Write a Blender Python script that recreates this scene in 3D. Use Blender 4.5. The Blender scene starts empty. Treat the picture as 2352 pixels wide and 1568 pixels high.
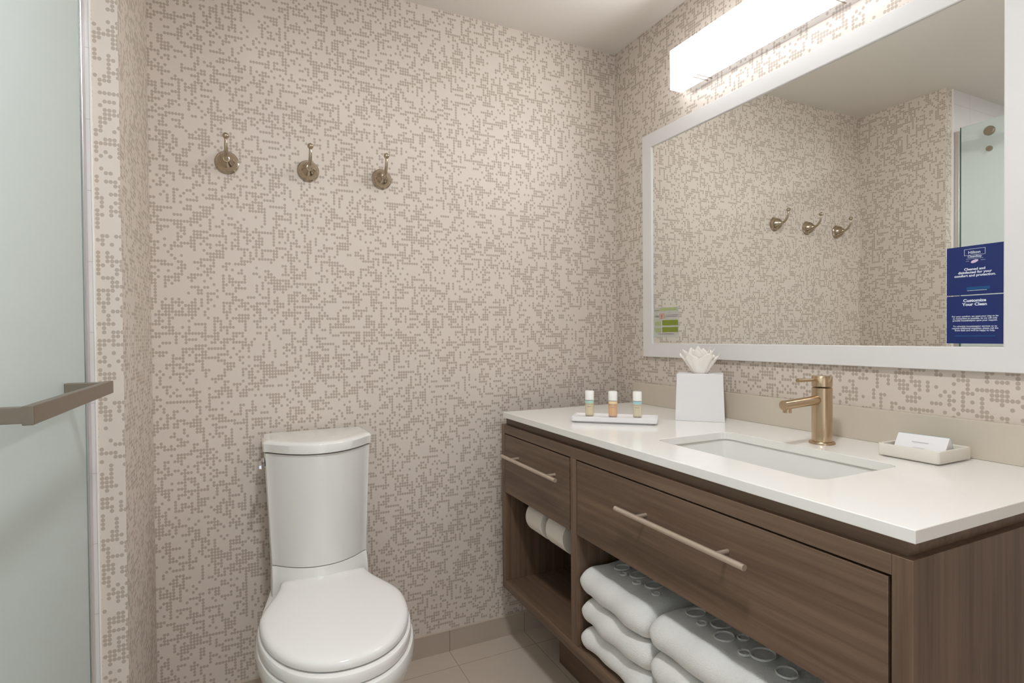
import bpy, bmesh, math, random
from mathutils import Vector, Matrix
C = bpy.context.scene.collection
PI = math.pi
random.seed(7)

# ---------------------------------------------------------------- camera, world, exposure
cam = bpy.data.cameras.new('camera'); camo = bpy.data.objects.new('camera', cam); C.objects.link(camo)
cam.sensor_fit = 'HORIZONTAL'; cam.sensor_width = 36.0
cam.lens = 1249.967 / 2352 * 36.0
cam.shift_x = 22.70 / 2352; cam.shift_y = 4.04 / 2352
cam.clip_start = 0.02
R2 = Vector((0.9054787912, -0.4243058442, -0.0085269672))
U2 = Vector((0.0132623123, 0.0082082596, 0.9998783604))
F = Vector((0.4241842403, 0.9054817364, -0.0130596816))
m = Matrix.Identity(4)
for i in range(3):
    m[i][0] = R2[i]; m[i][1] = U2[i]; m[i][2] = -F[i]
m.translation = Vector((-1.3965, -1.8563, 1.1324))
camo.matrix_world = m
sc = bpy.context.scene
sc.camera = camo
sc.view_settings.view_transform = 'Standard'; sc.view_settings.look = 'None'
sc.view_settings.gamma = 1.0; sc.view_settings.use_curve_mapping = False
sc.view_settings.exposure = 0.98
VANITY_LIGHT = 10.5; ROOM_FILL = 128.0; SHOWER_FILL = 85.0
w = bpy.data.worlds.new('world'); sc.world = w; w.use_nodes = True
w.node_tree.nodes['Background'].inputs[0].default_value = (0.90, 0.95, 1.0, 1)
w.node_tree.nodes['Background'].inputs[1].default_value = 0.66

# ---------------------------------------------------------------- materials
def s2l(c):
    return tuple((v / 12.92 if v <= .04045 else ((v + .055) / 1.055) ** 2.4) for v in [x / 255 for x in c])
def mat(name, rgb, rough=.5, metal=0, **kw):
    mt = bpy.data.materials.new(name); mt.use_nodes = True
    b = mt.node_tree.nodes['Principled BSDF']
    b.inputs['Base Color'].default_value = (*s2l(rgb), 1)
    b.inputs['Roughness'].default_value = rough; b.inputs['Metallic'].default_value = metal
    for k, v in kw.items(): b.inputs[k.replace('_', ' ')].default_value = v
    return mt
def N(nt, t, **kw):
    n = nt.nodes.new(t)
    for k, v in kw.items(): setattr(n, k, v)
    return n
def mathn(nt, op, a, b=None, c=None):
    n = N(nt, 'ShaderNodeMath', operation=op)
    for i, v in enumerate((a, b, c)):
        if v is None: continue
        if isinstance(v, (int, float)): n.inputs[i].default_value = v
        else: nt.links.new(v, n.inputs[i])
    return n.outputs[0]
def noise_variation(mt, scale, amt, bump=0, stretch=(1, 1, 1)):
    nt = mt.node_tree; b = nt.nodes['Principled BSDF']
    tc = N(nt, 'ShaderNodeTexCoord'); mp = N(nt, 'ShaderNodeMapping'); mp.inputs['Scale'].default_value = stretch
    nt.links.new(tc.outputs['Object'], mp.inputs[0])
    no = N(nt, 'ShaderNodeTexNoise'); no.inputs['Scale'].default_value = scale; no.inputs['Detail'].default_value = 4
    nt.links.new(mp.outputs[0], no.inputs[0])
    mx = N(nt, 'ShaderNodeMixRGB', blend_type='MIX')
    base = b.inputs['Base Color'].default_value[:]
    mx.inputs[1].default_value = tuple(v * (1 - amt) for v in base[:3]) + (1,)
    mx.inputs[2].default_value = tuple(min(1, v * (1 + amt)) for v in base[:3]) + (1,)
    nt.links.new(no.outputs[0], mx.inputs[0]); nt.links.new(mx.outputs[0], b.inputs['Base Color'])
    if bump:
        bp = N(nt, 'ShaderNodeBump'); bp.inputs['Strength'].default_value = bump; bp.inputs['Distance'].default_value = .002
        nt.links.new(no.outputs[0], bp.inputs['Height']); nt.links.new(bp.outputs[0], b.inputs['Normal'])
    return mt

def wallpaper(name, uaxis, du=0.0):
    """cream vinyl wallpaper printed with taupe dots on a grid that run together into short bars"""
    mt = mat(name, (214, 203, 190), .50, Specular_IOR_Level=.42)
    nt = mt.node_tree; b = nt.nodes['Principled BSDF']
    tc = N(nt, 'ShaderNodeTexCoord'); sp = N(nt, 'ShaderNodeSeparateXYZ'); nt.links.new(tc.outputs['Object'], sp.inputs[0])
    u = mathn(nt, 'DIVIDE', mathn(nt, 'ADD', sp.outputs[uaxis], 5 + du), .0084)
    v = mathn(nt, 'DIVIDE', mathn(nt, 'ADD', sp.outputs[2], 1), .0092)
    iu = mathn(nt, 'FLOOR', u); iv = mathn(nt, 'FLOOR', v)
    fu = mathn(nt, 'SUBTRACT', mathn(nt, 'FRACT', u), .5); fv = mathn(nt, 'SUBTRACT', mathn(nt, 'FRACT', v), .5)
    def wn(a, c, z):
        cb = N(nt, 'ShaderNodeCombineXYZ')
        for i, q in enumerate((a, c, z)):
            if isinstance(q, (int, float)): cb.inputs[i].default_value = q
            else: nt.links.new(q, cb.inputs[i])
        n = N(nt, 'ShaderNodeTexWhiteNoise', noise_dimensions='3D'); nt.links.new(cb.outputs[0], n.inputs[0])
        return n.outputs['Value']
    ho = mathn(nt, 'MULTIPLY', wn(iv, 3.5, 1.5), 9)
    hb = mathn(nt, 'FLOOR', mathn(nt, 'DIVIDE', mathn(nt, 'ADD', iu, mathn(nt, 'FLOOR', ho)), 3))
    h = mathn(nt, 'GREATER_THAN', wn(hb, iv, 7.5), .845)
    vo = mathn(nt, 'MULTIPLY', wn(iu, 8.5, 2.5), 9)
    vb = mathn(nt, 'FLOOR', mathn(nt, 'DIVIDE', mathn(nt, 'ADD', iv, mathn(nt, 'FLOOR', vo)), 3))
    vv = mathn(nt, 'GREATER_THAN', wn(iu, vb, 17.5), .86)
    r = mathn(nt, 'GREATER_THAN', wn(iu, iv, 27.5), .785)
    on = mathn(nt, 'MAXIMUM', mathn(nt, 'MAXIMUM', h, vv), r)
    d = mathn(nt, 'SQRT', mathn(nt, 'ADD', mathn(nt, 'MULTIPLY', fu, fu), mathn(nt, 'MULTIPLY', fv, fv)))
    dot = mathn(nt, 'LESS_THAN', d, .475)
    mk = mathn(nt, 'MULTIPLY', on, dot)
    mx = N(nt, 'ShaderNodeMixRGB'); mx.inputs[1].default_value = (*s2l((217, 205, 194)), 1); mx.inputs[2].default_value = (*s2l((181, 167, 154)), 1)
    nt.links.new(mk, mx.inputs[0]); nt.links.new(mx.outputs[0], b.inputs['Base Color'])
    no = N(nt, 'ShaderNodeTexNoise'); no.inputs['Scale'].default_value = 260
    nt.links.new(tc.outputs['Object'], no.inputs[0])
    bp = N(nt, 'ShaderNodeBump'); bp.inputs['Strength'].default_value = .12; bp.inputs['Distance'].default_value = .001
    nt.links.new(no.outputs[0], bp.inputs['Height']); nt.links.new(bp.outputs[0], b.inputs['Normal'])
    return mt

def wood(name, grain):
    mt = mat(name, (90, 70, 54), .42)
    nt = mt.node_tree; b = nt.nodes['Principled BSDF']
    tc = N(nt, 'ShaderNodeTexCoord'); mp = N(nt, 'ShaderNodeMapping')
    nt.links.new(tc.outputs['Object'], mp.inputs[0])
    mp.inputs['Scale'].default_value = {'y': (70, 2.2, 70), 'z': (70, 70, 2.2), 'x': (2.2, 70, 70)}[grain]
    n1 = N(nt, 'ShaderNodeTexNoise'); n1.inputs['Scale'].default_value = 1.0; n1.inputs['Detail'].default_value = 5; n1.inputs['Roughness'].default_value = .65
    n1.inputs['Distortion'].default_value = .4
    nt.links.new(mp.outputs[0], n1.inputs[0])
    mp2 = N(nt, 'ShaderNodeMapping'); nt.links.new(tc.outputs['Object'], mp2.inputs[0])
    mp2.inputs['Scale'].default_value = {'y': (14, .9, 14), 'z': (14, 14, .9), 'x': (.9, 14, 14)}[grain]
    n2 = N(nt, 'ShaderNodeTexNoise'); n2.inputs['Scale'].default_value = 1.3; n2.inputs['Detail'].default_value = 2
    nt.links.new(mp2.outputs[0], n2.inputs[0])
    f = mathn(nt, 'ADD', mathn(nt, 'MULTIPLY', n1.outputs[0], .6), mathn(nt, 'MULTIPLY', n2.outputs[0], .4))
    cr = N(nt, 'ShaderNodeValToRGB'); nt.links.new(f, cr.inputs[0])
    e = cr.color_ramp.elements
    e[0].position = .34; e[0].color = (*s2l((84, 64, 50)), 1)
    e[1].position = .66; e[1].color = (*s2l((124, 101, 82)), 1)
    k = e.new(.5); k.color = (*s2l((106, 84, 67)), 1)
    nt.links.new(cr.outputs[0], b.inputs['Base Color'])
    bp = N(nt, 'ShaderNodeBump'); bp.inputs['Strength'].default_value = .15; bp.inputs['Distance'].default_value = .0006
    nt.links.new(n1.outputs[0], bp.inputs['Height']); nt.links.new(bp.outputs[0], b.inputs['Normal'])
    return mt

def tiles(name, rgb, grout, sx, sy, ox, oy, ax=(0, 1), gw=.003, rough=.35):
    mt = mat(name, rgb, rough); nt = mt.node_tree; b = nt.nodes['Principled BSDF']
    tc = N(nt, 'ShaderNodeTexCoord'); sp = N(nt, 'ShaderNodeSeparateXYZ'); nt.links.new(tc.outputs['Object'], sp.inputs[0])
    def line(o, s, off):
        t = mathn(nt, 'DIVIDE', mathn(nt, 'SUBTRACT', sp.outputs[o], off - 20 * s), s)
        fr = mathn(nt, 'FRACT', mathn(nt, 'ADD', t, .5))
        dd = mathn(nt, 'ABSOLUTE', mathn(nt, 'SUBTRACT', fr, .5))
        return mathn(nt, 'LESS_THAN', dd, gw / 2 / s)
    g = mathn(nt, 'MAXIMUM', line(ax[0], sx, ox), line(ax[1], sy, oy))
    no = N(nt, 'ShaderNodeTexNoise'); no.inputs['Scale'].default_value = 9; no.inputs['Detail'].default_value = 6
    nt.links.new(tc.outputs['Object'], no.inputs[0])
    c0 = s2l(rgb)
    m1 = N(nt, 'ShaderNodeMixRGB'); m1.inputs[1].default_value = tuple(v * .93 for v in c0) + (1,); m1.inputs[2].default_value = tuple(min(1, v * 1.07) for v in c0) + (1,)
    nt.links.new(no.outputs[0], m1.inputs[0])
    m2 = N(nt, 'ShaderNodeMixRGB'); m2.inputs[2].default_value = (*s2l(grout), 1)
    nt.links.new(g, m2.inputs[0]); nt.links.new(m1.outputs[0], m2.inputs[1]); nt.links.new(m2.outputs[0], b.inputs['Base Color'])
    bp = N(nt, 'ShaderNodeBump'); bp.inputs['Strength'].default_value = .3; bp.inputs['Distance'].default_value = -.001
    nt.links.new(g, bp.inputs['Height']); nt.links.new(bp.outputs[0], b.inputs['Normal'])
    return mt

def emit(name, rgb, st):
    mt = bpy.data.materials.new(name); mt.use_nodes = True; nt = mt.node_tree
    nt.nodes.remove(nt.nodes['Principled BSDF'])
    e = N(nt, 'ShaderNodeEmission'); e.inputs[0].default_value = (*rgb, 1); e.inputs[1].default_value = st
    nt.links.new(e.outputs[0], nt.nodes['Material Output'].inputs[0]); return mt

M = {}
M['paper_back'] = wallpaper('wallpaper_back', 0)
M['paper_side'] = wallpaper('wallpaper_side', 1, .37)
M['paper_left'] = wallpaper('wallpaper_left', 1, .11)
M['paper_end'] = wallpaper('wallpaper_end', 0, .23)
M['ceiling'] = noise_variation(mat('ceiling_paint', (222, 215, 206), .8), 60, .02)
M['floor'] = tiles('floor_tile', (208, 193, 177), (170, 154, 138), .303, .606, -.752, -.104)
M['basetile'] = tiles('base_tile', (186, 171, 155), (146, 131, 116), .303, 5, -.750, -2.5, ax=(0, 2))
M['shower_tile'] = tiles('shower_tile', (226, 221, 219), (206, 198, 197), .154, .308, .07, .0, ax=(2, 0), gw=.002, rough=.2)
M['caulk'] = mat('edge_trim', (236, 232, 226), .4)
M['trim'] = mat('edge_strip', (205, 191, 173), .4)
M['wood_y'] = wood('laminate_horizontal', 'y')
M['wood_z'] = wood('laminate_vertical', 'z')
M['wood_x'] = wood('laminate_depth', 'x')
M['quartz'] = noise_variation(mat('white_quartz', (240, 237, 232), .16), 40, .015)
M['splash'] = noise_variation(mat('beige_stone', (206, 194, 178), .22), 7, .05)
M['porcelain'] = noise_variation(mat('white_porcelain', (232, 230, 225), .08, Coat_Weight=.4, Coat_Roughness=.04), 3, .01)
M['plastic'] = noise_variation(mat('white_seat_plastic', (240, 237, 233), .14), 3, .01)
M['nickel'] = noise_variation(mat('brushed_nickel', (176, 164, 148), .27, 1), 200, .04)
M['bronze'] = noise_variation(mat('warm_brushed_nickel', (200, 177, 148), .25, 1), 120, .05, stretch=(8, 8, .5))
M['hook'] = noise_variation(mat('satin_nickel', (184, 170, 150), .17, 1), 90, .05)
M['pull'] = noise_variation(mat('satin_pull', (214, 198, 182), .42, .75), 90, .05)
M['steel'] = noise_variation(mat('satin_steel', (150, 139, 126), .38, 1), 90, .06)
M['alu'] = noise_variation(mat('satin_aluminium', (216, 212, 212), .3, 1), 60, .02)
M['chrome'] = noise_variation(mat('polished_chrome', (210, 210, 212), .08, 1), 30, .02)
M['frame'] = noise_variation(mat('white_mirror_frame', (228, 225, 224), .35), 40, .015)
M['mirror'] = mat('mirror_silver', (240, 241, 237), .0, 1)
M['dark'] = noise_variation(mat('gap_shade', (14, 11, 9), .8), 20, .05)  # near-black colour standing for shade inside gaps and the tissue slot
M['white_card'] = noise_variation(mat('white_card', (233, 230, 231), .55), 40, .01)
M['ceramic_tray'] = noise_variation(mat('cream_resin', (226, 219, 208), .45), 60, .02)
M['towel'] = noise_variation(mat('white_terry', (236, 234, 230), .95, Sheen_Weight=.3), 420, .07, bump=1.0)
M['tissue'] = mat('tissue_paper', (248, 241, 234), .9, Subsurface_Weight=.0)
M['roll'] = noise_variation(mat('toilet_tissue', (232, 224, 214), .9), 120, .03)
M['core'] = noise_variation(mat('cardboard', (150, 128, 104), .9), 60, .04)
M['blue'] = noise_variation(mat('blue_card', (12, 36, 100), .5), 20, .02)
M['blue_teal'] = noise_variation(mat('teal_print', (12, 76, 130), .35), 20, .02)  # teal ink for the link prints
M['white_ink'] = mat('white_print', (225, 230, 240), .5)
M['pink_ink'] = mat('pink_print', (216, 190, 214), .5)
M['grey_ink'] = mat('grey_print', (150, 140, 142), .6)
M['grey_pale'] = mat('pale_grey_print', (196, 188, 190), .6)
M['dark_ink'] = mat('dark_print', (72, 70, 66), .6)
M['green_ink'] = noise_variation(mat('olive_print', (132, 145, 48), .5), 60, .05)
M['green_pale'] = noise_variation(mat('pale_green_print', (172, 184, 132), .5), 60, .05)
M['red_ink'] = mat('red_print', (206, 96, 78), .5)
M['cap'] = mat('bottle_cap', (244, 241, 236), .3)
M['shade'] = emit('lit_acrylic_shade', (.95, .98, 1.0), VANITY_LIGHT)
M['shade_side'] = emit('lit_acrylic_underside', (.97, .98, 1.0), 2.1)
M['lens'] = emit('room_fill_lens', (.94, .975, 1.0), ROOM_FILL)
M['lens2'] = emit('shower_fill_lens', (.94, .98, 1.0), SHOWER_FILL)

g = mat('frosted_glass', (232, 240, 237), .42, 0, Transmission_Weight=.45, IOR=1.25)
noise_variation(g, 3, .01)
M['frost'] = g
M['glass_edge'] = mat('glass_edge', (96, 130, 118), .15, 0, Transmission_Weight=.3)
def liquid(name, rgb):
    return noise_variation(mat(name, rgb, .15, 0, Transmission_Weight=.25), 40, .02)
M['liq_cream'] = liquid('cream_lotion', (238, 222, 188)); M['liq_orange'] = liquid('peach_gel', (246, 200, 158))
M['liq_pale'] = liquid('pale_lotion', (236, 224, 196))
M['teal_band'] = mat('teal_band', (176, 214, 200), .4); M['tan_band'] = mat('tan_band', (240, 214, 172), .4); M['aqua_band'] = mat('aqua_band', (168, 214, 218), .4)
M['decal'] = mat('clear_decal', (226, 226, 218), .4, 0, Alpha=.35)

# ---------------------------------------------------------------- mesh helpers
def box(bm, x0, x1, y0, y1, z0, z1):
    vs = [bm.verts.new((x, y, z)) for x in (x0, x1) for y in (y0, y1) for z in (z0, z1)]
    for f in ((0, 1, 3, 2), (4, 6, 7, 5), (0, 4, 5, 1), (2, 3, 7, 6), (0, 2, 6, 4), (1, 5, 7, 3)):
        bm.faces.new([vs[i] for i in f])
    return vs
def obj(name, bm, mt, parent=None, smooth=False, bevel=0, seg=2, autos=False):
    bmesh.ops.recalc_face_normals(bm, faces=bm.faces[:])
    me = bpy.data.meshes.new(name); bm.to_mesh(me); bm.free()
    o = bpy.data.objects.new(name, me); C.objects.link(o)
    me.materials.append(mt)
    if smooth:
        for p in me.polygons: p.use_smooth = True
    if autos: me.set_sharp_from_angle(angle=math.radians(40))
    if parent is not None:
        o.parent = parent; o.matrix_parent_inverse = Matrix.Identity(4)
        o.location = -Vector(parent.get('_o', (0, 0, 0))) if False else (0, 0, 0)
    if bevel:
        b = o.modifiers.new('bevel', 'BEVEL'); b.width = bevel; b.segments = seg; b.limit_method = 'ANGLE'
        b.harden_normals = False
    return o
def bx(name, x0, x1, y0, y1, z0, z1, mt, parent=None, bevel=0, seg=2):
    bm = bmesh.new(); box(bm, x0, x1, y0, y1, z0, z1)
    return obj(name, bm, mt, parent, bevel=bevel, seg=seg)
def tag(o, label=None, cat=None, group=None, kind=None):
    if label: o['label'] = label
    if cat: o['category'] = cat
    if group: o['group'] = group
    if kind: o['kind'] = kind
    return o
def empty(name, loc=(0, 0, 0), rz=0):
    o = bpy.data.objects.new(name, None); C.objects.link(o); o.location = loc; o.rotation_euler = (0, 0, rz)
    o.empty_display_size = .05
    return o
def lathe(bm, prof, n=48, c=(0, 0, 0), axis='z'):
    """prof: (radius, height) list; r=0 closes with a pole"""
    rings = []
    for r, h in prof:
        ring = []
        for i in range(n if r > 1e-6 else 1):
            a = 2 * PI * i / n
            p = (r * math.cos(a), r * math.sin(a), h)
            if axis == 'y': p = (p[0], p[2], p[1])
            if axis == '-y': p = (p[0], -p[2], p[1])
            if axis == 'x': p = (p[2], p[0], p[1])
            ring.append(bm.verts.new((p[0] + c[0], p[1] + c[1], p[2] + c[2])))
        rings.append(ring)
    for a, b in zip(rings, rings[1:]):
        if len(a) == 1 and len(b) == 1: continue
        if len(a) == 1:
            for i in range(n): bm.faces.new((a[0], b[i], b[(i + 1) % n]))
        elif len(b) == 1:
            for i in range(n): bm.faces.new((a[i], a[(i + 1) % n], b[0]))
        else:
            for i in range(n): bm.faces.new((a[i], a[(i + 1) % n], b[(i + 1) % n], b[i]))
def cap_ring(bm, ring):
    bm.faces.new(ring)
def loft(bm, secs, cap0=True, cap1=True):
    rs = [[bm.verts.new(p) for p in s] for s in secs]
    n = len(rs[0])
    for a, b in zip(rs, rs[1:]):
        for i in range(n): bm.faces.new((a[i], a[(i + 1) % n], b[(i + 1) % n], b[i]))
    if cap0: bm.faces.new(rs[0][::-1])
    if cap1: bm.faces.new(rs[-1])
    return rs
def tube(bm, pts, rad, n=20):
    """swept circle, rad a number or list"""
    P = [Vector(p) for p in pts]; secs = []
    up = Vector((0, 0, 1)); prev = None
    for i, p in enumerate(P):
        t = (P[min(i + 1, len(P) - 1)] - P[max(i - 1, 0)]).normalized()
        if prev is None:
            a = t.cross(up)
            if a.length < .1: a = t.cross(Vector((0, 1, 0)))
        else: a = prev - t * prev.dot(t)
        a.normalize(); b = t.cross(a); prev = a
        r = rad[i] if isinstance(rad, (list, tuple)) else rad
        secs.append([p + (a * math.cos(2 * PI * k / n) + b * math.sin(2 * PI * k / n)) * r for k in range(n)])
    loft(bm, secs)
def sphere(bm, c, r, n=24):
    prof = [(r * math.sin(PI * i / 14), -r * math.cos(PI * i / 14)) for i in range(15)]
    prof[0] = (0, -r); prof[-1] = (0, r)
    lathe(bm, prof, n, c)
def text_mesh(name, body, size, mt, parent, loc, rot, align='CENTER', width=1.0, bold=0.0, shear=0.0):
    cu = bpy.data.curves.new(name, 'FONT'); cu.body = body; cu.size = size; cu.align_x = align
    cu.space_line = .95; cu.offset = bold; cu.shear = shear; cu.resolution_u = 3
    o = bpy.data.objects.new(name, cu); C.objects.link(o)
    dg = bpy.context.evaluated_depsgraph_get()
    me = bpy.data.meshes.new_from_object(o.evaluated_get(dg)); bpy.data.objects.remove(o); bpy.data.curves.remove(cu)
    me.transform(Matrix.Diagonal((width, 1, 1, 1)))
    me.materials.clear(); me.materials.append(mt)
    t = bpy.data.objects.new(name, me); C.objects.link(t)
    t.parent = parent; t.location = loc; t.rotation_euler = rot
    return t

# ---------------------------------------------------------------- the room
H = 2.2939; XL = -1.6466; EY = -.4008
def struct(name, x0, x1, y0, y1, z0, z1, mt, bevel=0):
    return tag(bx(name, x0, x1, y0, y1, z0, z1, mt, bevel=bevel), kind='structure')
struct('floor', -2.7, .1, -2.7, .1, -.1, 0, M['floor'])
struct('ceiling', -2.7, .1, -2.7, .1, H, H + .1, M['ceiling'])
struct('wall_back', -2.7, .1, 0, .1, 0, H, M['paper_back'])
struct('wall_right', 0, .1, -2.7, 0, 0, H, M['paper_side'])
# short wall on the left: papered on its room side and on its narrow end
def left_wall():
    bm = bmesh.new(); box(bm, -1.695, XL, EY, 0, 0, H)
    o = obj('wall_left', bm, M['paper_left'])
    o.data.materials.append(M['paper_end'])
    for p in o.data.polygons:
        if p.normal.y < -.9: p.material_index = 1
    return tag(o, kind='structure')
left_wall()
struct('wall_shower', -2.6, -1.6975, EY - .004, 0, 0, H, M['shower_tile'])
struct('wall_shower_far', -2.7, -2.6, -2.7, 0, 0, H, M['shower_tile'])
struct('wall_shower_near', -2.6, XL, -2.7, -2.02, 0, H, M['shower_tile'])
struct('trim_1', -1.6975, -1.6945, EY - .007, EY + .01, 0, H, M['caulk'])
# unseen wall behind the camera; doorway opening added to let in world fill light
bmw = bmesh.new(); box(bmw, -1.6466, -1.60, -2.7, -2.6, 0, H); box(bmw, -.84, 0, -2.7, -2.6, 0, H); box(bmw, -1.60, -.84, -2.7, -2.6, 2.08, H)
tag(obj('wall_front', bmw, M['paper_back']), kind='structure')
# tiled baseboard along the back wall, with its thin light edge trim
bb = tag(bx('baseboard_back', XL, 0, -.010, 0, 0, .0745, M['basetile']), kind='structure')
tag(bx('trim_2', XL, 0, -.011, 0, .0745, .0765, M['trim']), kind='structure')
struct('baseboard_right', -.010, 0, -2.6, -.011, 0, .0745, M['basetile'])
struct('baseboard_left', XL, XL + .010, EY, -.011, 0, .0745, M['basetile'])
struct('shower_curb', -1.78, -1.665, -2.02, EY - .006, 0, .06, M['quartz'], bevel=.004).name = 'trim_3'

# ---------------------------------------------------------------- shower door
sd = empty('shower_door', (-1.705, -.95, .07))
O = Vector(sd.location)
def loc(bm):  # shift world coordinates into the parent's frame
    bmesh.ops.translate(bm, verts=bm.verts[:], vec=-O_cur)
O_cur = O.copy()
def lobj(name, bm, mt, parent, **k):
    loc(bm); return obj(name, bm, mt, parent, **k)
def lbx(name, x0, x1, y0, y1, z0, z1, mt, parent, **k):
    bm = bmesh.new(); box(bm, x0, x1, y0, y1, z0, z1); return lobj(name, bm, mt, parent, **k)
gp = lbx('glass_panel', -1.720, -1.710, -1.42, -.4325, .07, 2.104, M['frost'], sd, bevel=.001, seg=1)
tag(gp, 'frosted pale green glass pane')
ed = lbx('pane_edge', -1.7202, -1.7098, -.4323, -.4285, .07, 2.104, M['glass_edge'], sd)
# handle : flat bar with two square posts
bm = bmesh.new()
box(bm, -1.648, -1.636, -1.004, -.562, 1.0275, 1.0515)
hb = lobj('handle_bar', bm, M['steel'], sd, bevel=.001)
for y in (-.998, -.574):
    lbx('handle_post', -1.7100, -1.646, y - .008 + .002, y + .012, 1.030, 1.050, M['steel'], sd, bevel=.001)
for (z, r) in ((2.051, .021), (1.970, .012)):  # smaller lower disc stands in for a reflection of the upper cap
    bm = bmesh.new(); lathe(bm, [(0, 0), (r, 0), (r, .009), (r * .85, .013), (0, .013)], 32, (-1.7098, -.543, z), 'x')
    k = lobj('roller_cap_and_reflection', bm, M['nickel'], sd, smooth=True, autos=True)
tag(sd, 'frosted greenish glass sliding shower door with a flat metal pull bar', 'shower door')
# fixed pane, head rail and wall jamb
fp = tag(bx('glass_screen', -1.740, -1.730, -2.0, -1.30, .062, 1.96, M['frost']), 'frosted fixed glass pane behind the sliding shower door', 'glass screen')
rail = tag(bx('shower_rail', -1.752, -1.728, -2.018, EY - .0045, 1.985, 2.035, M['nickel']), 'metal head rail running behind the top of the frosted shower door', 'rail')
jb = empty('door_jamb', (-1.72, EY - .02, .06)); O_cur = Vector(jb.location)
bm = bmesh.new()
box(bm, -1.7225, -1.7060, -.4278, EY - .0042, .06, 2.09)
lobj('channel', bm, M['alu'], jb, bevel=.0015, seg=2)
tag(jb, 'vertical metal channel on the tile edge beside the frosted shower door', 'door jamb')

# ---------------------------------------------------------------- robe hooks
def make_hook(x, z):
    t = empty('robe_hook', (x, 0, z))
    bm = bmesh.new()
    lathe(bm, [(0, 0), (.0325, 0), (.0335, .002), (.0335, .005), (.0315, .0065), (.0300, .0075), (.0300, .0095), (.0305, .0100), (.0290, .0165), (.0255, .0240), (.0205, .0305), (.0150, .0360), (.0105, .0400), (.0085, .0440), (0, .0450)], 64, (0, 0, 0), '-y')
    obj('rose', bm, M['hook'], t, smooth=True, autos=True)
    bm = bmesh.new()
    pts = []; rr = []
    for i in range(15):
        s = i / 14
        a = s * PI / 2
        pts.append((0, -.034 - .044 * math.sin(a), -.002 + .046 * (1 - math.cos(a)) )); rr.append(.0068 - .0026 * s)
    pts.append((0, -.078, .052)); rr.append(.0040)
    tube(bm, pts, rr, 20)
    sphere(bm, (0, -.078, .056), .0092)
    obj('hook_arm', bm, M['hook'], t, smooth=True)
    return t
hooks = []
h0 = make_hook(-1.4450, 1.6655)
def copy_thing(root):
    r = root.copy(); C.objects.link(r)
    for ch in list(root.children):
        c = ch.copy(); C.objects.link(c); c.parent = r
        for g_ in list(ch.children):
            d = g_.copy(); C.objects.link(d); d.parent = c
    return r
hl = ['brushed nickel robe hook nearest the frosted shower door, leftmost of three', 'brushed nickel robe hook in the middle of the row of three on the back wall',
      'brushed nickel robe hook above the right half of the toilet, rightmost of three']
hl[2] = 'brushed nickel robe hook farthest from the frosted shower door, rightmost of three'
for i, (x, z) in enumerate([(-1.4450, 1.6655), (-1.2117, 1.6680), (-.9754, 1.6690)]):
    o = h0 if i == 0 else copy_thing(h0)
    o.location = (x, 0, z); tag(o, hl[i], 'hook', 'robe hooks on the back wall')

# ---------------------------------------------------------------- toilet
tx = -1.207
toilet = empty('toilet', (tx, -.35, 0)); O_cur = Vector((tx, -.35, 0))
def outline(hw_back, hw, yb, ym, yf, n=40, p=2.15, taper=1.0):
    """plan outline: straight back at yb with half width hw_back, widening to hw at ym, round nose at yf"""
    pts = []
    # right side from back to ym
    k = 14
    for i in range(k):
        s = i / k; e = s * s * (3 - 2 * s)
        pts.append((hw_back + (hw - hw_back) * e, yb + (ym - yb) * s))
    for i in range(n + 1):
        a = PI * i / n
        c, s_ = math.cos(a), math.sin(a)
        pts.append((hw * math.copysign(abs(c) ** (2 / p), c), ym - (ym - yf) * abs(s_) ** (2 / p)))
    for i in range(k):
        s = 1 - (i + 1) / k; e = s * s * (3 - 2 * s)
        pts.append((-(hw_back + (hw - hw_back) * e), yb + (ym - yb) * s))
    return pts
def sec(pts, z, sx=1, cy=0, sy=1): return [(tx + x * sx, cy + (y - cy) * sy, z) for x, y in pts]
# bowl and pedestal
bm = bmesh.new(); S = []
S.append(sec(outline(.105, .112, -.06, -.34, -.585), 0))
S.append(sec(outline(.105, .112, -.06, -.34, -.585), .03))
S.append(sec(outline(.105, .112, -.055, -.36, -.585), .12))
S.append(sec(outline(.110, .125, -.050, -.38, -.61), .20))
S.append(sec(outline(.120, .154, -.045, -.40, -.650), .28))
S.append(sec(outline(.130, .177, -.040, -.42, -.692), .335))
S.append(sec(outline(.134, .185, -.038, -.43, -.708), .37))
S.append(sec(outline(.135, .186, -.037, -.43, -.711), .388))
S.append(sec(outline(.133, .183, -.038, -.43, -.706), .398))
S.append(sec(outline(.129, .172, -.040, -.43, -.692), .402))
S = [[(x + .004 * min(1, z / .3), y, z) for x, y, z in q] for q in S]
loft(bm, S)
lobj('bowl', bm, M['porcelain'], toilet, smooth=True, autos=True)
# riser between bowl and tank
def tankplan(hw, yb, yc, yedge, n=28, r=.012):
    pts = [(hw - .0, yb), ]
    pts = [(-hw + r, yb), (-hw + r * .3, yb - r * .3), (-hw, yb - r)]
    pts += [(-hw, yedge + r * 1.4), (-hw + r * .25, yedge + r * .35)]
    for i in range(n + 1):
        s = -1 + 2 * i / n
        xx = s * (hw - r)
        yy = yc + (yedge - yc) * abs(s) ** 2.1
        pts.append((xx, yy))
    pts += [(hw - r * .25, yedge + r * .35), (hw, yedge + r * 1.4), (hw, yb - r), (hw - r * .3, yb - r * .3), (hw - r, yb)]
    return pts
bm = bmesh.new()
S = []
for z, hw, yc, ye in ((.36, .137, -.250, -.205), (.40, .137, -.252, -.205), (.43, .1365, -.252, -.202), (.448, .136, -.250, -.198), (.462, .136, -.244, -.190), (.481, .136, -.240, -.178)):
    S.append(sec(tankplan(hw, -.035, yc, ye), z))
loft(bm, S)
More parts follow.
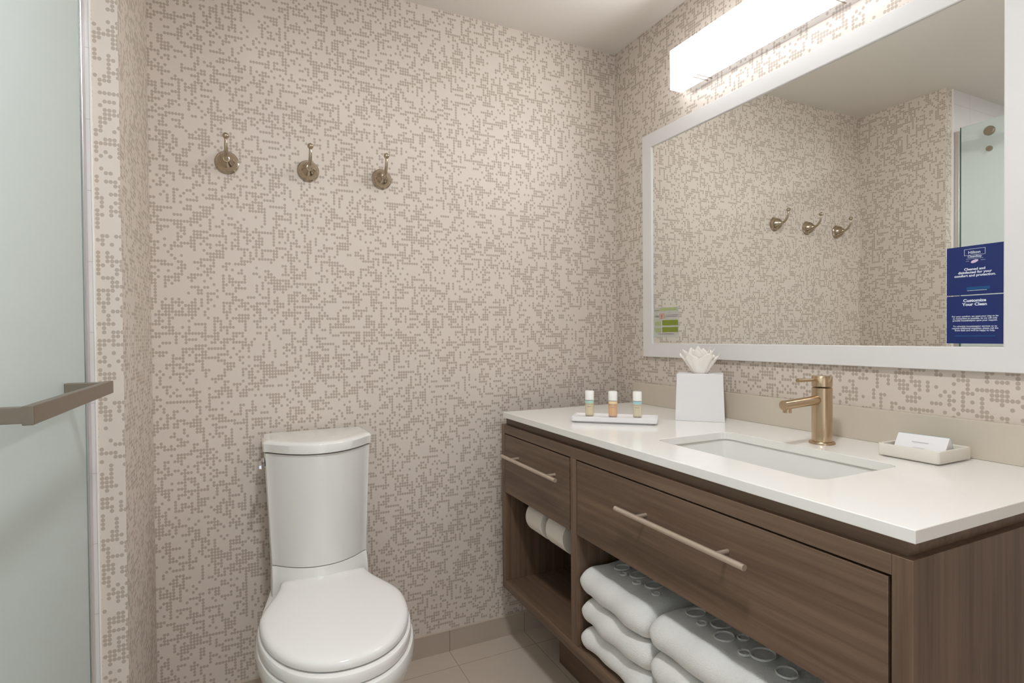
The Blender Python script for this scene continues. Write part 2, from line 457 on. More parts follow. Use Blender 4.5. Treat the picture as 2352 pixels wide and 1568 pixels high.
lobj('tank_shelf', bm, M['porcelain'], toilet, smooth=True, autos=True)
bm = bmesh.new(); S = []
for z, hw, yc, ye in ((.4825, .1335, -.237, -.176), (.4835, .1355, -.240, -.178), (.50, .1362, -.241, -.178), (.60, .1405, -.246, -.174), (.70, .1450, -.251, -.172), (.8035, .1500, -.256, -.170)):
    S.append(sec(tankplan(hw, -.022, yc, ye), z))
loft(bm, S)
tank = lobj('tank', bm, M['porcelain'], toilet, smooth=True, autos=True)
bm = bmesh.new(); S = []
for z, d in ((.8065, .004), (.8085, .0), (.831, -.001), (.8355, .002), (.838, .008), (.8385, .02)):
    S.append(sec(tankplan(.1535 - d, -.018 - d * .5, -.264 + d, -.174 + d), z))
loft(bm, S)
lobj('tank_lid', bm, M['porcelain'], toilet, smooth=True, autos=True)
# flush lever on the left side of the tank
bm = bmesh.new()
lathe(bm, [(0, 0), (.014, 0), (.014, -.004), (.010, -.009), (0, -.009)], 24, (tx - .1485, -.150, .776), 'x')
box(bm, tx - .166, tx - .156, -.205, -.143, .768, .780)
lobj('flush_lever', bm, M['chrome'], toilet, bevel=.002)
# seat ring and lid
def slab(prof, steps, name, mt):
    bm = bmesh.new(); S = []
    for z, d in steps:
        S.append([(tx + .003 + x * (1 - d / .18), -.44 + (y + .44) * (1 - d / .27), z) for x, y in prof])
    loft(bm, S)
    return lobj(name, bm, mt, toilet, smooth=True, autos=True)
slab(outline(.122, .180, -.215, -.43, -.699), ((.403, .006), (.405, .001), (.409, 0), (.424, 0), (.4275, .002), (.429, .007)), 'seat', M['plastic'])
slab(outline(.118, .1755, -.222, -.43, -.686), ((.4315, .008), (.4325, .003), (.435, .0005), (.441, 0), (.447, .002), (.4515, .007), (.4545, .016), (.456, .03), (.4575, .07), (.458, .12)), 'seat_cover', M['plastic'])
for s in (-1, 1):
    bm = bmesh.new(); tube(bm, [(tx + s * .06, -.232, .437), (tx + s * .10, -.232, .437)], .011, 16)
    lobj('hinge', bm, M['plastic'], toilet, smooth=True, autos=True)
tag(toilet, 'white two-piece toilet with closed lid against the papered back wall', 'toilet')

# ---------------------------------------------------------------- vanity cabinet
van = empty('vanity_cabinet', (-.29, -.76, 0)); O_cur = Vector((-.29, -.76, 0))
XF = -.578; YA = -.098; YB = -1.4244; ZB = .237; ZT = .8205
B0 = .268   # floor of the open bays
lbx('side_panel', XF, -.022, YA - .026, YA, ZB, ZT, M['wood_z'], van, bevel=.0008, seg=1)
lbx('side_panel', XF, -.022, YB, YB + .0275, ZB, ZT, M['wood_z'], van, bevel=.0008, seg=1)
lbx('divider', XF, -.024, -.5835, -.5535, B0, ZT - .0302, M['wood_z'], van, bevel=.0008, seg=1)
lbx('bottom_panel', XF, -.022, YB + .0277, YA - .0262, ZB, B0, M['wood_y'], van, bevel=.0008, seg=1)
lbx('top_rail', XF, XF + .02, YB + .0277, YA - .0262, ZT - .030, ZT, M['wood_y'], van, bevel=.0008, seg=1)
lbx('back_panel', -.022, -.012, YB, YA, ZB, ZT, M['wood_y'], van)
bm = bmesh.new()
x0_, x1_, y0_, y1_ = XF + .012, -.012, YB + .012, YA - .016
ro_ = [(x0_, y0_), (x1_, y0_), (x1_, y1_), (x0_, y1_)]; ri_ = [(x0_ + .02, y0_ + .02), (x1_ - .02, y0_ + .02), (x1_ - .02, y1_ - .02), (x0_ + .02, y1_ - .02)]
a_ = [[bm.verts.new((x, y, z)) for x, y in r] for r, z in ((ro_, ZT + .0002), (ro_, .8476), (ri_, .8476), (ri_, ZT + .0002))]
for p_, q_ in zip(a_, a_[1:] + a_[:1]):
    for i in range(4): bm.faces.new((p_[i], p_[(i + 1) % 4], q_[(i + 1) % 4], q_[i]))
lobj('sub_top', bm, M['wood_y'], van)
lbx('plinth', -.430, -.03, YB + .14, -.240, 0, ZB - .0003, M['wood_y'], van, bevel=.001, seg=1)
# near-black board added to paint shade into the drawer gaps
lbx('gap_shade_board', XF + .060, XF + .066, YB + .028, YA - .027, .600, ZT - .002, M['dark'], van)
def drawer(y0, y1, h0, h1, posts, hn):
    d = lbx('drawer', XF - .0005, XF + .0195, y1, y0, .5825, .7868, M['wood_y'], van, bevel=.0008, seg=1)
    bm = bmesh.new(); tube(bm, [(-.612, h0, .7225), (-.612, h1, .7225)], .0060, 24)
    for p in posts: tube(bm, [(-.612, p, .7225), (XF, p, .7225)], .0042, 14)
    loc(bm); h = obj('handle', bm, M['pull'], d, smooth=True, autos=True)
    tag(h, hn)
    return d
drawer(-.1265, -.5485, -.172, -.528, (-.232, -.470), 'slim satin metal bar pull')
drawer(-.588, -1.3925, -.8055, -1.1755, (-.875, -1.108), 'long slim satin metal bar pull')
tag(van, 'floating dark brown wood-grain vanity with two drawers and open shelves', 'vanity')

# countertop with rectangular cut-out
ct = empty('countertop', (-.29, -.78, .8478)); O_cur = Vector(ct.location)
CX0, CX1, CY0, CY1 = -.588, -.0008, -1.4326, -.1314
SX0, SX1, SY0, SY1 = -.4655, -.2170, -1.213, -.774
def rrect(x0, x1, y0, y1, r, n=6):
    pts = []
    for (cx, cy, a0) in ((x1 - r, y1 - r, 0), (x0 + r, y1 - r, PI / 2), (x0 + r, y0 + r, PI), (x1 - r, y0 + r, 3 * PI / 2)):
        for i in range(n + 1):
            a = a0 + PI / 2 * i / n
            pts.append((cx + r * math.cos(a), cy + r * math.sin(a)))
    return pts
bm = bmesh.new()
n6 = 6
inner = rrect(SX0, SX1, SY0, SY1, .028, n6)
outer_c = [(CX1, CY1), (CX0, CY1), (CX0, CY0), (CX1, CY0)]
for z, flip in ((.867, False), (.8478, True)):
    iv = [bm.verts.new((x, y, z)) for x, y in inner]; ov = [bm.verts.new((x, y, z)) for x, y in outer_c]
    for q in range(4):
        seg_ = iv[q * 7:(q + 1) * 7]
        for i in range(6): bm.faces.new((ov[q], seg_[i + 1], seg_[i]))
        nx = iv[((q + 1) % 4) * 7]
        bm.faces.new((ov[q], ov[(q + 1) % 4], nx, seg_[-1]))
    if z == .867: it, ot = iv, ov
    else: ib, ob = iv, ov
for i in range(4): bm.faces.new((ot[i], ot[(i + 1) % 4], ob[(i + 1) % 4], ob[i]))
for i in range(28): bm.faces.new((it[i], it[(i + 1) % 28], ib[(i + 1) % 28], ib[i]))
slabo = lobj('slab', bm, M['quartz'], ct, bevel=.0012)
bsp = lbx('backsplash', -.0205, -.0008, CY0, CY1, .8672, .9473, M['splash'], ct, bevel=.001)
tag(bsp, 'beige stone upstand')
tag(ct, 'white quartz countertop with sink cut-out and beige upstand on the vanity', 'countertop')
# basin
sk = empty('sink', (-.341, -.9935, .70)); O_cur = Vector(sk.location)
bm = bmesh.new()
S = []
def rs(d, z, r): return [(x, y, z) for x, y in rrect(SX0 - d, SX1 + d, SY0 - d, SY1 + d, r)]
S = [rs(.022, .8474, .04), rs(.006, .8474, .034), rs(.004, .843, .034), rs(.001, .80, .034), rs(-.004, .755, .038), rs(-.012, .735, .045), rs(-.035, .722, .05), rs(-.075, .718, .045), rs(-.11, .7165, .014)]
loft(bm, S, cap0=False)
S2 = [rs(.022, .8474, .04), rs(.022, .840, .04), rs(.014, .80, .04), rs(.008, .745, .045), rs(-.01, .712, .05), rs(-.06, .704, .05)]
loft(bm, S2, cap0=False)
lobj('basin', bm, M['porcelain'], sk, smooth=True, autos=True)
bm = bmesh.new(); lathe(bm, [(0, .7185), (.012, .7185), (.013, .720), (.022, .7205), (.024, .7175), (.024, .710), (0, .710)], 32, (-.341, -.9935, 0))
lobj('drain', bm, M['bronze'], sk, smooth=True, autos=True)
tag(sk, 'white rectangular undermount sink set in the white countertop', 'sink')
# faucet
fx, fy = -.1425, -.996
fc = empty('faucet', (fx, fy, .867)); O_cur = Vector((fx, fy, .867))
bm = bmesh.new(); lathe(bm, [(0, 0), (.0285, 0), (.0285, .003), (.027, .0055), (.0235, .0065), (0, .0065)], 48, (fx, fy, .8672))
lobj('base_flange', bm, M['bronze'], fc, smooth=True, autos=True)
bm = bmesh.new(); lathe(bm, [(0, .0066), (.0222, .0066), (.0222, .1345), (.0205, .1355), (0, .1355)], 64, (fx, fy, .8672))
lobj('body', bm, M['bronze'], fc, smooth=True, autos=True)
bm = bmesh.new(); tube(bm, [(fx - .015, fy, .973), (fx - .07, fy, .9705), (fx - .136, fy, .967)], .0112, 28)
lathe(bm, [(0, 0), (.0095, 0), (.0095, .012), (0, .012)], 24, (fx - .1235, fy, .9495))
sp_ = lobj('spout', bm, M['bronze'], fc, smooth=True, autos=True)
bm = bmesh.new(); lathe(bm, [(0, 0), (.0205, 0), (.0222, .001), (.0222, .0245), (.021, .026), (0, .0262)], 64, (fx, fy, 1.0045))
k = lobj('handle_cap', bm, M['bronze'], fc, smooth=True, autos=True)
bm = bmesh.new(); tube(bm, [(fx - .02, fy, 1.0215), (fx - .05, fy, 1.0222), (fx - .088, fy, 1.0228)], [.0034, .0038, .0048], 16)
lobj('lever', bm, M['bronze'], k, smooth=True, autos=True)
tag(fc, 'warm brushed nickel single-lever faucet behind the sink', 'faucet')

# ---------------------------------------------------------------- mirror
mr = empty('wall_mirror', (0, -.766, 1.05)); O_cur = Vector(mr.location)
MY0, MY1, MZ0, MZ1, FW = -1.343, -.1891, 1.0498, 1.8881, .0517
bm = bmesh.new()
def ring4(a, x): return [(x, MY0 + a, MZ0 + a), (x, MY1 - a, MZ0 + a), (x, MY1 - a, MZ1 - a), (x, MY0 + a, MZ1 - a)]
rings = [ring4(0, -.0005), ring4(0, -.0150), ring4(.0015, -.0165), ring4(FW - .002, -.0165), ring4(FW, -.0150), ring4(FW, -.0005)]
rv = [[bm.verts.new(p) for p in r] for r in rings]
for a, b in zip(rv, rv[1:] + rv[:1]):
    for i in range(4): bm.faces.new((a[i], a[(i + 1) % 4], b[(i + 1) % 4], b[i]))
lobj('frame', bm, M['frame'], mr)
lbx('mirror_glass', -.0111, -.0006, MY0 + FW - .0003, MY1 - FW + .0003, MZ0 + FW - .0003, MZ1 - FW + .0003, M['mirror'], mr)
tag(mr, 'large rectangular wall mirror in a flat white frame above the vanity', 'mirror')
GX = -.0111
# blue notice cards on the mirror
TR = (PI / 2, 0, -PI / 2)   # text facing -x
def notice(name, y0, y1, z0, z1, label):
    t = empty(name, (GX - .0002, (y0 + y1) / 2, (z0 + z1) / 2))
    bm = bmesh.new()
    pts = rrect(y0 - (y0 + y1) / 2, y1 - (y0 + y1) / 2, z0 - (z0 + z1) / 2, z1 - (z0 + z1) / 2, .0018, 4)
    loft(bm, [[(0, p, q) for p, q in pts], [(-.0006, p, q) for p, q in pts]])
    obj('card', bm, M['blue'], t)
    return tag(t, label, 'notice', 'blue notices on the mirror')
def bars(name, parent, rects, mt, x=-.0008):
    """small printed rectangles, (centre y, centre z, width, height)"""
    for (cy, cz, w_, h_) in rects:
        bm = bmesh.new(); box(bm, x - .0001, x + .0001, cy - w_ / 2, cy + w_ / 2, cz - h_ / 2, cz + h_ / 2)
        o = obj(name, bm, mt, parent)
    return o
ya, yb = -1.2915, -1.1915
n1 = notice('notice_card', ya, yb, 1.2116, 1.3146, 'upper blue notice card on the mirror with a boxed white heading')
X = -.0008
# coordinates local: +y is towards the back wall (left in the picture)
text_mesh('lettering', 'Hilton', .0085, M['white_ink'], n1, (X, .0005, .0345), TR, bold=.0001)
bars('heading_box', n1, [(.0, .0445, .036, .0006), (.0, .0315, .036, .0006), (.018, .038, .0006, .0136), (-.018, .038, .0006, .0136)], M['white_ink'])
text_mesh('lettering', 'CleanStay', .0062, M['white_ink'], n1, (X, 0, .0265), TR, bold=.0001)
bars('rule', n1, [(.0, .0240, .030, .0004), (.0125, .0195, .006, .0004), (-.0145, .0195, .008, .0004)], M['white_ink'])
bm = bmesh.new()
pts = [(.0065 * math.cos(2 * PI * i / 24) , .0032 * math.sin(2 * PI * i / 24) - .0018 * math.cos(2 * PI * i / 24)) for i in range(24)]
loft(bm, [[(X, p, q + .0182) for p, q in pts], [(X - .0002, p, q + .0182) for p, q in pts]])
obj('oval_emblem', bm, M['pink_ink'], n1)
text_mesh('lettering', 'Cleaned and\ndisinfected for your\ncomfort and protection.', .0070, M['white_ink'], n1, (X, 0, .0000), TR, bold=.00022, width=1.05)
bars('link_print', n1, [(-.006, -.0385, .040, .0062)], M['blue_teal'], -.00075)
bars('rule', n1, [(-.004, -.0430, .034, .0008)], M['white_ink'])
n2 = notice('notice_card', ya, yb, 1.1083, 1.2096, 'lower blue notice card on the mirror with a two-line white heading')
text_mesh('lettering', 'Customize\nYour Clean', .0085, M['white_ink'], n2, (X, 0, .0375), TR, bold=.0003, width=1.08)
text_mesh('lettering', 'For your comfort, we want your stay to be\nas contactless as possible, so we will only\nprovide housekeeping upon your request.', .0046, M['white_ink'], n2, (X, 0, .0055), TR, bold=.00010)
text_mesh('lettering', 'To schedule housekeeping services or to\nrequest additional amenities, please call the\nfront desk and we\'ll be happy to help.', .0046, M['white_ink'], n2, (X, 0, -.0155), TR, bold=.00010)
bars('link_print', n2, [(0, -.0345, .070, .0022)], M['blue_teal'], -.00075)
# small green decal at the lower left corner of the glass
dc = empty('mirror_decal', (GX - .0001, -.3095, 1.1775))
bm = bmesh.new(); box(bm, -.0003, 0, -.064, .064, -.055, .055); obj('film', bm, M['decal'], dc)
bars('green_band', dc, [(-.012, .048, .090, .0105)], M['green_pale'], -.0005)
bars('green_panel', dc, [(-.0225, -.0015, .080, .0195)], M['green_ink'], -.0005)
bars('green_panel', dc, [(-.0225, -.0265, .080, .0180)], M['green_ink'], -.0005)
bars('grey_panel', dc, [(.042, -.003, .034, .017), (.042, -.028, .034, .016)], M['green_pale'], -.0005)
bars('text_line', dc, [(-.030, .021, .062, .0028), (-.030, .0265, .060, .0022), (.0, -.042, .078, .003), (.050, .0445, .026, .003)], M['grey_ink'], -.0005)
text_mesh('lettering', 'DIAL', .011, M['dark_ink'], dc, (-.0006, .046, .020), TR)
text_mesh('lettering', '0', .014, M['red_ink'], dc, (-.0006, .0200, .0190), TR, bold=.0006)
bars('red_box', dc, [(.020, .032, .022, .0016), (.020, .0155, .022, .0016), (.031, .024, .0016, .017), (.009, .024, .0016, .017)], M['red_ink'], -.0005)
tag(dc, 'small clear and green printed decal on the lower left corner of the mirror', 'sticker')

# ---------------------------------------------------------------- vanity light
vl = empty('vanity_light', (0, -.766, 2.02)); O_cur = Vector(vl.location)
bm = bmesh.new()
LY0, LY1, LZ0, LZ1 = -1.105, -.427, 1.958, 2.088
box(bm, -.092, -.042, LY0, LY1, LZ0, LZ1)
sh = lobj('shade', bm, M['shade'], vl)
sh.data.materials.append(M['shade_side'])
for p in sh.data.polygons:
    if abs(p.normal.z) > .5: p.material_index = 1
    if abs(p.normal.y) > .5: p.material_index = 1
tag(sh, 'glowing white box shade')
lbx('back_plate', -.0415, -.0006, LY0 + .008, LY1 - .008, LZ0 + .004, LZ1 - .004, M['chrome'], vl, bevel=.001)
for yc in (-.541, -.991):
    bm = bmesh.new()
    for yy in (yc - .0085, yc + .0085):
        box(bm, -.0948, -.0928, yy - .0012, yy + .0012, LZ0 - .0026, LZ1 + .0026)
        box(bm, -.0928, -.030, yy - .0012, yy + .0012, LZ0 - .0026, LZ0 - .0006)
        box(bm, -.0928, -.030, yy - .0012, yy + .0012, LZ1 + .0006, LZ1 + .0026)
    lobj('clip', bm, M['steel'], vl)
tag(vl, 'long white box wall light glowing above the mirror', 'wall light')
# unseen fill lamps added in the bathroom and shower ceilings
def fill_lamp(x, y, mt, label):
    t = empty('ceiling_fill_lamp', (x, y, H - .002))
    bm = bmesh.new(); lathe(bm, [(.085, 0), (.105, 0), (.105, -.006), (.085, -.006), (.085, 0)], 48); obj('trim_ring', bm, M['frame'], t, smooth=True, autos=True)
    bm = bmesh.new(); lathe(bm, [(0, -.002), (.084, -.002), (.084, 0), (0, 0)], 48); obj('lens', bm, mt, t)
    return tag(t, label, 'added fill light')
fill_lamp(-1.2, -1.5, M['lens'], 'added round ceiling fill light over the open floor near the shower door')
fill_lamp(-2.15, -1.25, M['lens2'], 'added round ceiling fill light inside the shower')

# ---------------------------------------------------------------- things on the counter
ZC = .8672
def quad_prism(bm, pts, z0, z1, shrink=0, c=None):
    c = c or (sum(p[0] for p in pts) / 4, sum(p[1] for p in pts) / 4)
    top = [(c[0] + (p[0] - c[0]) * (1 - shrink), c[1] + (p[1] - c[1]) * (1 - shrink)) for p in pts]
    loft(bm, [[(x, y, z0) for x, y in pts], [(x, y, z1) for x, y in top]])
# tray
tdx, tdy = .740, -.673
ang = math.atan2(tdy, tdx)
tcx, tcy = -.505 + .1265 * tdx + .045 * .673, -.445 + .1265 * tdy + .045 * .740
tr = empty('amenity_tray', (tcx, tcy, ZC), ang)
bm = bmesh.new()
pts = rrect(-.1265, .1265, -.045, .045, .006, 5)
def sc_(p, d): return [(x * (1 - d / .1265), y * (1 - d / .045)) for x, y in p]
loft(bm, [[(x, y, .0) for x, y in sc_(pts, .012)], [(x, y, .004) for x, y in sc_(pts, .012)], [(x, y, .0045) for x, y in sc_(pts, .002)], [(x, y, .0065) for x, y in pts],
          [(x, y, .0175) for x, y in pts], [(x, y, .0185) for x, y in sc_(pts, .001)], [(x, y, .0185) for x, y in sc_(pts, .004)], [(x, y, .0165) for x, y in sc_(pts, .006)]])
obj('tray_body', bm, M['white_card'], tr, autos=True)
tag(tr, 'slim white rectangular tray on the counter carrying three small bottles', 'tray')
def bottle(along, off, liq, band, label):
    px = -.505 + along * tdx + off * .673; py = -.445 + along * tdy + off * .740
    t = empty('toiletry_bottle', (px, py, ZC + .0167), 0)
    r = .0130
    bm = bmesh.new(); lathe(bm, [(0, 0), (r - .002, 0), (r, .002), (r, .0400), (r - .0005, .0405), (0, .0405)], 32); obj('bottle_body', bm, liq, t, smooth=True, autos=True)
    bm = bmesh.new(); lathe(bm, [(r - .001, .0406), (r + .0001, .0406), (r + .0001, .0500), (r - .001, .0500), (r - .001, .0406)], 32); obj('colour_band', bm, band, t, smooth=True, autos=True)
    bm = bmesh.new(); lathe(bm, [(0, .0502), (r + .0004, .0502), (r + .0004, .0765), (r - .0008, .0780), (0, .0780)], 32); obj('cap', bm, M['cap'], t, smooth=True, autos=True)
    # printed marks on the side that faces the room
    def arc(z0, z1, half, rr):
        bm = bmesh.new()
        k = 8; a0 = math.atan2(-.74, -.67)
        lo = [bm.verts.new((rr * math.cos(a0 + half * (2 * i / k - 1)), rr * math.sin(a0 + half * (2 * i / k - 1)), z0)) for i in range(k + 1)]
        hi = [bm.verts.new((v.co.x, v.co.y, z1)) for v in lo]
        for i in range(k): bm.faces.new((lo[i], lo[i + 1], hi[i + 1], hi[i]))
        obj('printed_line', bm, M['grey_ink'], t)
    arc(.0486, .0506, .95, r + .0006)
    arc(.0370, .0380, 1.0, r + .0003)
    arc(.0295, .0310, .5, r + .0003); arc(.0020, .0045, .9, r + .0003)
    tag(t, label, 'toiletry bottle', 'small bottles on the white tray')
bottle(.0507, .0380, M['liq_cream'], M['teal_band'], 'small cream bottle with green band, leftmost on the white tray')
bottle(.1215, .0370, M['liq_orange'], M['tan_band'], 'small peach orange bottle in the middle of the white tray')
bottle(.1937, .0440, M['liq_pale'], M['aqua_band'], 'small cream bottle with blue band, rightmost on the white tray')

# tissue box
A_ = Vector((-.1985, -.5585)); B_ = A_ + Vector((.680, -.733)) * .143; nrm = Vector((.733, .680)) * .100
tb = empty('tissue_box', (*((A_ + B_) / 2 + nrm / 2), ZC)); O_cur = Vector(tb.location)
bm = bmesh.new()
q = [tuple(A_), tuple(B_), tuple(B_ + nrm), tuple(A_ + nrm)]
cc = ((q[0][0] + q[2][0]) / 2, (q[0][1] + q[2][1]) / 2)
ZTB = ZC + .1440
def qs(k, z): return [(cc[0] + (p[0] - cc[0]) * k, cc[1] + (p[1] - cc[1]) * k, z) for p in q]
loft(bm, [qs(1, ZC), qs(.93, ZTB), qs(.35, ZTB), qs(.34, ZTB - .01)])
lobj('box_cover', bm, M['white_card'], tb, bevel=.0012)
bm = bmesh.new(); loft(bm, [qs(.34, ZTB - .0098), qs(.33, ZTB - .0095)]); lobj('slot', bm, M['dark'], tb)
# pulled-up tissue : fan of pleated petals
bm = bmesh.new()
ux = Vector((.680, -.733)); uy = Vector((.733, .680))
rnd = random.Random(5)
def shell(r0, r1, h, k, ph, sq, lean):
    n, mrows = 120, 14
    rows = []
    for j in range(mrows + 1):
        t = j / mrows; row = []
        for i in range(n):
            a = 2 * PI * i / n
            tri = abs(((k * a + ph) / (2 * PI)) % 1 - .5) * 4 - 1
            r = (r0 + (r1 - r0) * t ** 1.1) * (1 + .13 * t * math.cos(k * a + ph) + .05 * t * math.sin(2 * k * a))
            z = h * t * (1 + (.17 * tri + .05 * math.sin(3 * a + ph)) * t)
            p = ux * (r * math.cos(a) + lean * t) + uy * (r * sq * math.sin(a))
            row.append(bm.verts.new((cc[0] + p.x, cc[1] + p.y, ZTB - .008 + z)))
        rows.append(row)
    for a_, b_ in zip(rows, rows[1:]):
        for i in range(n): bm.faces.new((a_[i], a_[(i + 1) % n], b_[(i + 1) % n], b_[i]))
shell(.0175, .0540, .062, 6, .4, .62, .000)
shell(.0150, .0430, .073, 5, 2.0, .60, -.003)
shell(.0110, .0260, .078, 4, 1.0, .60, .002)
t_ = lobj('pulled_tissue', bm, M['tissue'], tb, smooth=True)
so = t_.modifiers.new('thick', 'SOLIDIFY'); so.thickness = .0006
tag(tb, 'white tapered tissue box cover with tissues fanned out of the top', 'tissue box')

# soap dish and soap carton
sdh = empty('soap_dish', (-.0985, -1.192, ZC)); O_cur = Vector(sdh.location)
bm = bmesh.new()
dp = rrect(-.1595, -.0410, -1.2500, -1.1335, .005, 4); dcx, dcy = -.10025, -1.19175
def ds(k): return [(dcx + (x - dcx) * (1 - k / .059), dcy + (y - dcy) * (1 - k / .058)) for x, y in dp]
loft(bm, [[(x, y, z) for x, y in ds(k)] for k, z in ((.008, ZC), (.008, ZC + .0025), (.001, ZC + .003), (0, ZC + .005), (0, ZC + .0265), (.0008, ZC + .0275), (.005, ZC + .0275), (.006, ZC + .0265), (.007, ZC + .008), (.010, ZC + .007))])
lobj('dish_body', bm, M['ceramic_tray'], sdh, autos=True)
tag(sdh, 'small cream rectangular dish at the right end of the counter holding a carton', 'soap dish')
sp = empty('soap_carton', (-.098, -1.192, ZC + .0075))
# triangular carton lying along y, ridge up
bm = bmesh.new()
L = .046
tri = [(-.030, .012), (-.030, .0155), (-.002, .0435), (.001, .0435), (.026, .018), (.022, .0), (-.016, 0)]
tri = [(-.034, .0), (-.034, .002), (-.0045, .0400), (-.001, .0400), (.020, .010), (.020, 0)]
loft(bm, [[(x, -L, z) for x, z in tri], [(x, L, z) for x, z in tri]])
obj('carton_body', bm, M['white_card'], sp, bevel=.0006, seg=1)
bm = bmesh.new(); loft(bm, [[(.0000, yy, .0404), (.0212, yy, .0100), (.0202, yy, .0100), (-.001, yy, .0404)] for yy in (-L, L)]); obj('teal_back_flap', bm, M['aqua_band'], sp)
bm = bmesh.new()
def onface(t, yy): return (-.034 + .0295 * t - .0004, yy, .002 + .038 * t + .0004)
for t0, t1, a, b in ((.60, .645, -.014, .016), (.34, .36, -.010, .012)):
    bm = bmesh.new(); v = [bm.verts.new(onface(t0, a)), bm.verts.new(onface(t0, b)), bm.verts.new(onface(t1, b)), bm.verts.new(onface(t1, a))]; bm.faces.new(v)
    obj('printed_line', bm, M['grey_pale'], sp)
sp.rotation_euler = (0, 0, .10)
tag(sp, 'small white wedge-shaped soap carton with teal back lying in the cream dish', 'soap carton')

# ---------------------------------------------------------------- toilet rolls on their rod
rx, rz = -.500, .5245
rod = tag(bx('roll_rod', 0, 0, 0, 0, 0, 0, M['steel']), 'metal rod inside the left shelf carrying two toilet rolls', 'roll holder')
bm = bmesh.new(); tube(bm, [(rx, -.1245, rz), (rx, -.553, rz)], .0085, 20)
bmesh.ops.recalc_face_normals(bm, faces=bm.faces[:]); bm.to_mesh(rod.data); bm.free()
for p in rod.data.polygons: p.use_smooth = True
def make_roll():
    t = empty('toilet_roll', (rx, -.285, rz))
    bm = bmesh.new(); h = .051
    lathe(bm, [(.0215, -h), (.0535, -h), (.055, -h + .0015), (.055, h - .0015), (.0535, h), (.0215, h), (.0215, -h)], 64, (0, 0, 0), 'y')
    obj('paper', bm, M['roll'], t, smooth=True, autos=True)
    bm = bmesh.new(); lathe(bm, [(.0195, -h), (.0213, -h), (.0213, h), (.0195, h), (.0195, -h)], 40, (0, 0, 0), 'y')
    obj('core', bm, M['core'], t, smooth=True, autos=True)
    return t
ro = make_roll()
tag(ro, 'white toilet roll under the small drawer, the one nearer the back wall', 'toilet roll', 'toilet rolls under the small drawer')
r2_ = copy_thing(ro); r2_.location = (rx, -.4195, rz)
ro.location = (rx, -.285, rz)
tag(r2_, 'white toilet roll under the small drawer, the one beside the shelf divider', 'toilet roll', 'toilet rolls under the small drawer')

# ---------------------------------------------------------------- folded towels
def towel(y0, y1, z0, z1, seed, xf=-.572, xb=-.20):
    rn = random.Random(seed)
    t = empty('folded_towel', ((xf + xb) / 2, (y0 + y1) / 2, z0))
    cx_, cy_ = (xf + xb) / 2, (y0 + y1) / 2
    bm = bmesh.new()
    n = 34; secs = []
    hh = (z1 - z0) / 2; zc = (z0 + z1) / 2
    ph = [rn.random() * 6 for _ in range(6)]
    for j in range(n + 1):
        s = j / n; y = y0 + (y1 - y0) * s
        e = min(s, 1 - s) * abs(y1 - y0)
        k = 1 - max(0, (1 - e / .028)) ** 2.2 * .42       # rounded ends
        k2 = max(0, (1 - e / .03)) ** 2
        wv = .004 * math.sin(ph[0] + s * 7) + .003 * math.sin(ph[1] + s * 15)
        pts = []
        # profile in x,z: back edge up, top to the front, rounded fold, underside
        for i in range(9): 
            q_ = i / 8; pts.append((xb + (xf + hh - xb) * q_, zc + hh * k))
        for i in range(1, 16):
            a = PI / 2 + PI * i / 16
            pts.append((xf + hh + hh * 1.05 * math.cos(a) + wv, zc + hh * k * math.sin(a)))
        for i in range(9):
            q_ = i / 8; pts.append((xf + hh + (xb - xf - hh) * q_, zc - hh * k))
        row = []
        for (x, z) in pts:
            und = .0022 * math.sin(x * 42 + ph[2] + s * 3) * (1 if z > zc else .3) + .0015 * math.sin(y * 60 + ph[3])
            if z < z0 + .003: und = abs(und) * .3
            row.append((x + k2 * .012 - cx_, y - cy_, max(z + und * k, z0) - z0))
        secs.append(row)
    loft(bm, secs)
    obj('terry', bm, M['towel'], t, smooth=True)
    return t, cx_, cy_
top = {}
lab = {}
zs = [(.2684, .336), (.3405, .410), (.4145, .496)]
names = ['bottom', 'middle', 'top']
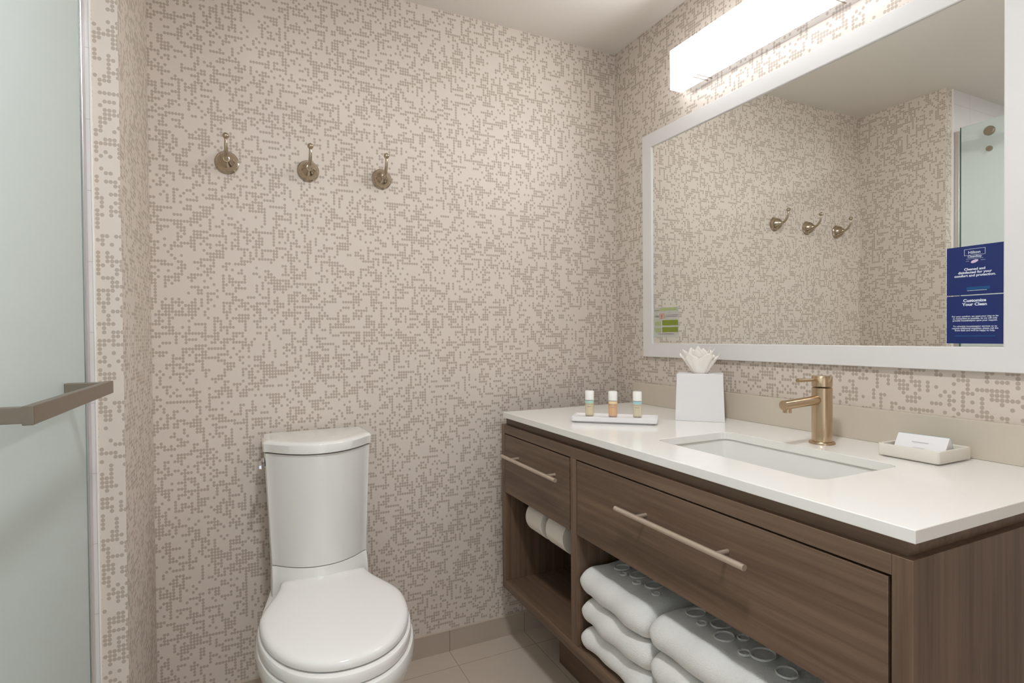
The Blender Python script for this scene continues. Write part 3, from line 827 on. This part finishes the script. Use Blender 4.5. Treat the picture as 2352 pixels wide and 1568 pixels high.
for pi, (y0, y1) in enumerate(((-.590, -.868), (-.872, -1.225))):
    for li, (z0, z1) in enumerate(zs):
        jit = [(0, 0), (.004, -.003), (-.004, .002)][li]
        yy0 = y0 - [.004, .003, 0][li]; yy1 = y1 + jit[1]
        t, a_, b_ = towel(yy0, yy1, z0, z1, pi * 10 + li, xf=-.575 - [0, .004, .003][li] + (0.0 if pi == 0 else .002))
        side = 'left pile, beside the shelf divider' if pi == 0 else 'right pile, under the long drawer pull'
        tag(t, 'folded white terry towel at the %s of the %s' % (names[li], side), 'towel', 'folded towels in the open shelf')
        if li == 2: top[pi] = (t, a_, b_, z0)
# woven ring pattern on the two top towels
def rings_on(pi, lst):
    t, a_, b_, z0 = top[pi]
    for (x, y, r1, r2) in lst:
        bm = bmesh.new()
        n_, m_ = 28, 8
        rs_ = []
        for i in range(n_):
            a = 2 * PI * i / n_
            c_ = Vector((x + r1 * math.cos(a), y + r2 * math.sin(a), .4985))
            d_ = Vector((math.cos(a), math.sin(a), 0))
            rs_.append([bm.verts.new(c_ + d_ * .0016 * math.cos(2 * PI * k / m_) + Vector((0, 0, .0026 * math.sin(2 * PI * k / m_)))) for k in range(m_)])
        for i in range(n_):
            for k in range(m_):
                bm.faces.new((rs_[i][k], rs_[(i + 1) % n_][k], rs_[(i + 1) % n_][(k + 1) % m_], rs_[i][(k + 1) % m_]))
        bmesh.ops.translate(bm, verts=bm.verts[:], vec=(-a_, -b_, -z0))
        obj('woven_ring', bm, M['towel'], t, smooth=True)
rings_on(0, [(-.478, -.655, .022, .017), (-.468, -.712, .024, .018), (-.500, -.690, .009, .008), (-.470, -.775, .024, .019), (-.500, -.745, .011, .009), (-.498, -.815, .010, .009), (-.43, -.69, .02, .018), (-.43, -.76, .02, .018)])
rings_on(1, [(-.478, -.925, .024, .017), (-.500, -.965, .011, .009), (-.462, -.985, .026, .019), (-.498, -1.025, .022, .018), (-.466, -1.045, .012, .010), (-.480, -1.105, .026, .021), (-.508, -1.085, .012, .010), (-.49, -1.165, .02, .018), (-.42, -.95, .02, .018), (-.42, -1.03, .022, .018)])
